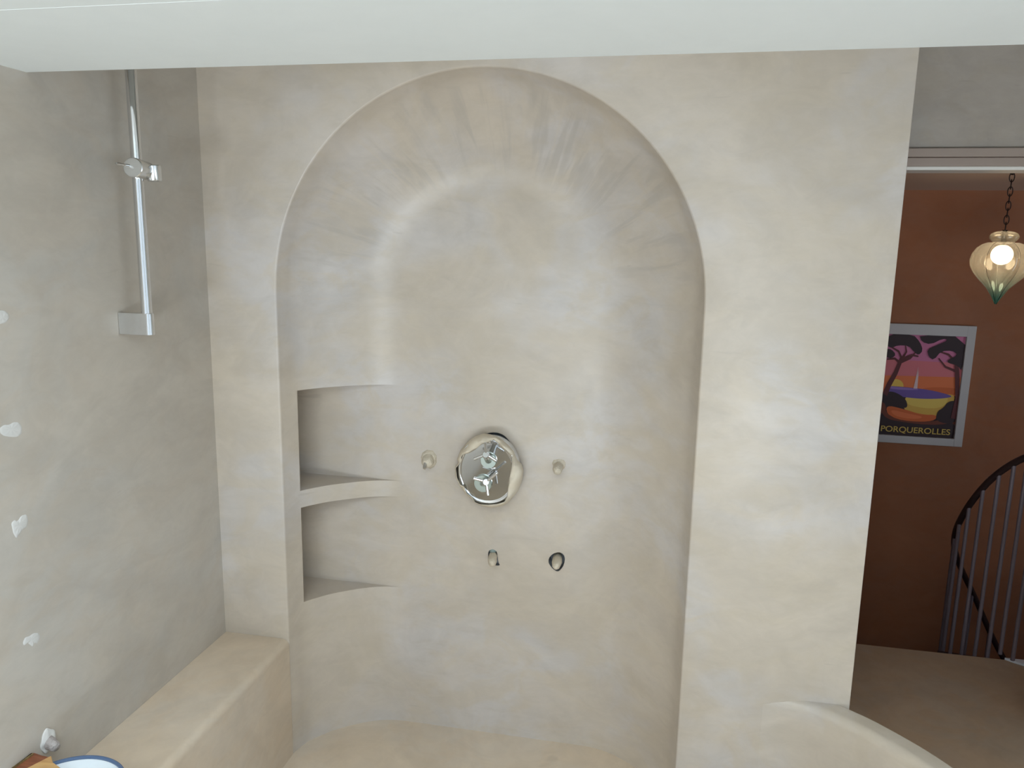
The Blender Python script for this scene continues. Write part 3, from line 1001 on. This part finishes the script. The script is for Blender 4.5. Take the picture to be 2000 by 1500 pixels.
# lettering
cu = bpy.data.curves.new('lettering', 'FONT')
cu.body = 'PORQUEROLLES'
cu.offset = 0.012
cu.extrude = 0.0
tmp = bpy.data.objects.new('lettering_curve', cu)
COL.objects.link(tmp)
dg = bpy.context.evaluated_depsgraph_get()
me = bpy.data.meshes.new_from_object(tmp.evaluated_get(dg))
bpy.data.objects.remove(tmp)
xs = [v.co.x for v in me.vertices]
ys_ = [v.co.y for v in me.vertices]
for v in me.vertices:
    u = (v.co.x - min(xs)) / (max(xs) - min(xs))
    w = (v.co.y - min(ys_)) / (max(ys_) - min(ys_))
    v.co = Vector((1.256 + u * 0.362, WY - 0.0165, 0.733 + w * 0.040))
me.materials.clear()
me.materials.append(mat('print_letters', srgb(206, 178, 92), 0.5))
lt = bpy.data.objects.new('lettering', me)
COL.objects.link(lt)
lt.parent = po
lt.matrix_parent_inverse = Matrix.Translation(-Vector(po.location))
lt['label'] = 'ochre capitals PORQUEROLLES'

# ------------------------------------------------------------------ pendant lamp
LY = 3.58
lp_top = at(1976, 336, LY)
lp_top.z = 2.075
g_top = at(1962, 474, LY)          # shoulder of the glass
g_tip = at(1943, 594, LY)
axis_x = g_top.x - 0.004
pl_ = thing('pendant_lamp', 'lit teardrop glass pendant with teal tip hanging from a dark chain in the hall', 'lamp', (axis_x, LY, 2.075))
GH = g_top.z - g_tip.z             # height of the glass body
GR = 0.118


def lobes(depth):
    return lambda a, h: 1 - depth * (1 - abs(math.sin(a * 2.5 + 0.87)) ** 0.7)


m_glass = bpy.data.materials.new('lobed_glass')
m_glass.use_nodes = True
nt = m_glass.node_tree
nt.nodes.clear()
out_ = nt.nodes.new('ShaderNodeOutputMaterial')
geo = nt.nodes.new('ShaderNodeNewGeometry')
sep = nt.nodes.new('ShaderNodeSeparateXYZ')
nt.links.new(geo.outputs['Position'], sep.inputs[0])
mr = nt.nodes.new('ShaderNodeMapRange')
mr.inputs[1].default_value = g_tip.z + 0.02
mr.inputs[2].default_value = g_tip.z + 0.58 * GH
nt.links.new(sep.outputs[2], mr.inputs[0])
mc = nt.nodes.new('ShaderNodeMix')
mc.data_type = 'RGBA'
nt.links.new(mr.outputs[0], mc.inputs[0])
mc.inputs[6].default_value = srgb(62, 150, 152)
mc.inputs[7].default_value = srgb(228, 222, 206)
tr = nt.nodes.new('ShaderNodeBsdfTransparent')
nt.links.new(mc.outputs[2], tr.inputs[0])
tl = nt.nodes.new('ShaderNodeBsdfTranslucent')
nt.links.new(mc.outputs[2], tl.inputs[0])
gl = nt.nodes.new('ShaderNodeBsdfGlossy')
gl.inputs['Roughness'].default_value = 0.06
gl.inputs['Color'].default_value = (0.95, 0.97, 0.96, 1)
m1 = nt.nodes.new('ShaderNodeMixShader')
m1.inputs[0].default_value = 0.30
nt.links.new(tr.outputs[0], m1.inputs[1])
nt.links.new(tl.outputs[0], m1.inputs[2])
lw = nt.nodes.new('ShaderNodeLayerWeight')
lw.inputs[0].default_value = 0.35
mm = nt.nodes.new('ShaderNodeMath')
mm.operation = 'MULTIPLY_ADD'
nt.links.new(lw.outputs['Facing'], mm.inputs[0])
mm.inputs[1].default_value = 0.55
mm.inputs[2].default_value = 0.10
m2 = nt.nodes.new('ShaderNodeMixShader')
nt.links.new(mm.outputs[0], m2.inputs[0])
nt.links.new(m1.outputs[0], m2.inputs[1])
nt.links.new(gl.outputs[0], m2.inputs[2])
nt.links.new(m2.outputs[0], out_.inputs[0])

gprof = [(0.00, 0.50), (0.03, 0.66), (0.09, 0.83), (0.18, 0.95), (0.28, 1.0), (0.38, 0.97), (0.48, 0.86), (0.58, 0.69), (0.67, 0.50), (0.75, 0.345), (0.83, 0.235), (0.90, 0.145), (0.96, 0.07), (1.0, 0.02)]
bm = bmesh.new()
go = Vector((axis_x, LY, g_top.z))
add_lathe(bm, go, (0, 0, -1), [(h * GH, r * GR) for h, r in gprof], 120, lobes(0.16))
finish('glass_shade', bm, m_glass, pl_, sharp=80)
for k in range(1, 6):                           # dark wires in the grooves between the lobes
    a = (k * PI - 0.87) / 2.5
    d, u, w = frame_axes((0, 0, -1))
    bm = bmesh.new()
    add_tube(bm, [go + d * h * GH + (u * math.cos(a) + w * math.sin(a)) * (r * GR * 0.845 + 0.0012) for h, r in gprof], 0.0008, 6)
    finish('shade_wire', bm, M_IRON, pl_)
bm = bmesh.new()
add_lathe(bm, go + Vector((0, 0, -0.004)), (0, 0, 1), [(0.0, 0.046), (0.006, 0.045), (0.012, 0.052), (0.021, 0.060), (0.031, 0.061), (0.040, 0.055), (0.047, 0.042), (0.051, 0.024), (0.050, 0.006)], 64, lambda a, h: 1 - 0.34 * (1 - abs(math.sin(a * 2 + 0.70)) ** 0.5))
finish('glass_collar', bm, m_glass, pl_, sharp=80)
bm = bmesh.new()
add_tube(bm, [go + Vector((0, 0, 0.052)), go + Vector((0, 0, -0.02))], 0.010, 16)
finish('lamp_socket', bm, M_IRON, pl_)
bm = bmesh.new()
zc0, zc1 = go.z + 0.05, 2.07
nl_ = 8
for i in range(nl_):
    c = Vector((axis_x, LY, zc1 - (zc1 - zc0) * (i + 0.5) / nl_))
    hh = (zc1 - zc0) / nl_ * 0.66
    pts = []
    for k in range(25):
        a = 2 * PI * k / 24
        x, z = 0.0095 * math.cos(a), hh * math.sin(a)
        pts.append(c + (Vector((x, 0, z)) if i % 2 == 0 else Vector((x * 0.35, x, z))))
    add_tube(bm, pts, 0.0021, 8, cap=False)
finish('chain', bm, M_IRON, pl_)
bm = bmesh.new()
add_lathe(bm, (axis_x, LY, 2.0745), (0, 0, -1), [(0, 0), (0, 0.012), (0.003, 0.011), (0.006, 0.006), (0.010, 0.004), (0.010, 0)], 24)
finish('ceiling_rose', bm, M_IRON, pl_)
m_bulb = bpy.data.materials.new('bulb_glow')
m_bulb.use_nodes = True
pb = m_bulb.node_tree.nodes['Principled BSDF']
pb.inputs['Emission Color'].default_value = (1.0, 0.80, 0.55, 1)
pb.inputs['Emission Strength'].default_value = 9.0
bm = bmesh.new()
s = bmesh.ops.create_uvsphere(bm, u_segments=24, v_segments=16, radius=0.041)
bcn = go + Vector((0, 0, -0.050))
for v in s['verts']:
    v.co += bcn
finish('light_bulb', bm, m_bulb, pl_)

# ------------------------------------------------------------------ spiral stair in the hall
SX, SY, SR = 2.030, 3.785, 0.58
st = thing('spiral_staircase', 'grey metal spiral stair railing winding down beyond the floor edge on the right', 'staircase', (SX, SY, -2.6))
ANG = [-100, -125, -148.7, -153.5, -160.5, -169.2, -179.4, -200, -221, -228.5, -241.3, -250.7, -255.4, -300]
ZED = [1.15, 1.06, 0.915, 0.872, 0.810, 0.712, 0.572, 0.352, 0.150, 0.061, -0.093, -0.270, -0.360, -1.00]


def rail_z(a):
    for i in range(len(ANG) - 1):
        if ANG[i] >= a >= ANG[i + 1]:
            t = (ANG[i] - a) / (ANG[i] - ANG[i + 1])
            return ZED[i] + (ZED[i + 1] - ZED[i]) * t
    return ZED[-1]


def smooth_z(a):
    return sum(rail_z(a + d) for d in range(-9, 10, 3)) / 7


def spt(a, z, r=SR):
    return Vector((SX + r * math.cos(math.radians(a)), SY + r * math.sin(math.radians(a)), z))


bm = bmesh.new()
add_tube(bm, [spt(a, smooth_z(a)) for a in [-104 - 2 * i for i in range(96)]], 0.0145, 14)
o = finish('handrail', bm, M_RAIL, st)
bar_angles = [-142.5, -148.0, -153.6, -160.3, -168.8, -178.4, -188.5, -199, -210.5, -223, -237, -252, -268]
for i, a in enumerate(bar_angles):
    bm = bmesh.new()
    zt = smooth_z(a) - 0.012
    zb = 0.012 if i < 2 else zt - 0.95
    add_tube(bm, [spt(a, zb), spt(a, zt)], 0.0085, 14)
    finish('baluster', bm, M_BAL, st)
for i in range(8):                           # treads below the floor edge
    a0 = -160 - 24 * i
    zt = -0.19 - 0.19 * i
    bm = bmesh.new()
    poly = [spt(a0, zt, 0.05)] + [spt(a0 - 26 * k / 6, zt, SR + 0.03) for k in range(7)] + [spt(a0 - 26, zt, 0.05)]
    prism(bm, poly, (0, 0, -0.03))
    finish('tread', bm, M_RAIL, st)
bm = bmesh.new()
add_tube(bm, [(SX, SY, -2.6), (SX, SY, 1.0)], 0.035, 20)
finish('centre_pole', bm, M_BAL, st)
bm = bmesh.new()
ring = [spt(-105 - 50 * k / 12, 0.001, SR + 0.075) for k in range(13)]
lp_c = Vector((1.735, 3.665, 0.001))
poly = [lp_c + Vector((0.285 * math.cos(2 * PI * k / 96), 0.285 * math.sin(2 * PI * k / 96), 0)) for k in range(96)]
poly = [p for p in poly if p.y < 3.462]
prism(bm, poly, (0, 0, 0.010))
o = finish('landing_plate', bm, M_TREAD, st)
o['label'] = 'pale round landing plate'

# ------------------------------------------------------------------ wood offcuts at the lower left
m_ = [('wood_offcut', [(100, 1475.5), (103, 1488), (122, 1502), (135, 1512), (30, 1512), (52, 1500)], 0.616, 0.0145, M_PINE, 'pale pine offcut lying on the white bowl rim'),
      ('wood_offcut', [(66, 1469.5), (82, 1475), (97, 1478), (50, 1501), (34, 1509), (10, 1509), (20, 1497)], 0.601, 0.0095, M_REDWOOD, 'reddish-brown wood offcut between pine offcut and wall'),
      ('wood_offcut', [(58, 1470), (66, 1470), (20, 1497), (5, 1505), (-8, 1505), (0, 1490)], 0.606, None, M_OLIVEWOOD, 'olive-brown wood strip against the left wall at lower left')]
for nm, pts, z, th, mt, lab in m_:
    ps = zpoly(pts, z)
    for p in ps:
        p.x = max(p.x, XL + 0.002)
    bm = bmesh.new()
    prism(bm, ps, (0, 0, -(th if th else z - RIM + 0.0045)))
    o = finish(nm, bm, mt, bevel=0.0015)
    o['label'] = lab
    o['category'] = 'wood offcut'
    o['kind'] = 'thing'
    o['group'] = 'wood offcuts beside the bowl'

# ------------------------------------------------------------------ light
w = bpy.data.worlds.new('world')
SC.world = w
w.use_nodes = True
bg = w.node_tree.nodes['Background']
bg.inputs[0].default_value = (0.75, 0.87, 1.0, 1)
bg.inputs[1].default_value = 1.0


def area(name, loc, rot, sx, sy, power, col):
    l = bpy.data.lights.new(name, 'AREA')
    l.shape = 'RECTANGLE'
    l.size, l.size_y = sx, sy
    l.energy = power
    l.color = col
    o = bpy.data.objects.new(name, l)
    o.location = loc
    o.rotation_euler = rot
    COL.objects.link(o)
    return o


SKY = (0.875, 0.957, 1.0)
# added fill lamps: two uplights outside the windows, two just under the closed ceiling
area('added_uplight_right', (4.6, -0.60, 0.02), (math.radians(166), 0, math.radians(90)), 4.5, 3.0, 165, SKY)
area('added_uplight_rear', (0.0, -4.4, 0.02), (math.radians(180), 0, 0), 4.0, 3.0, 770, SKY)
area('added_ceiling_fill', (-0.25, 0.1, 2.595), (0, 0, 0), 1.36, 1.16, 25, SKY)
area('added_ceiling_fill', (-0.25, -1.25, 2.595), (0, 0, 0), 1.36, 1.16, 16, SKY)
pl2 = bpy.data.lights.new('pendant_glow', 'POINT')
pl2.energy = 0.13
pl2.color = (1.0, 0.60, 0.28)
pl2.shadow_soft_size = 0.033
po2 = bpy.data.objects.new('pendant_glow', pl2)
po2.location = bcn + Vector((0, 0, -0.04))
COL.objects.link(po2)

vs = SC.view_settings
vs.view_transform = 'Standard'
vs.look = 'None'
vs.gamma = 1.0
vs.use_curve_mapping = False
vs.exposure = 0.21
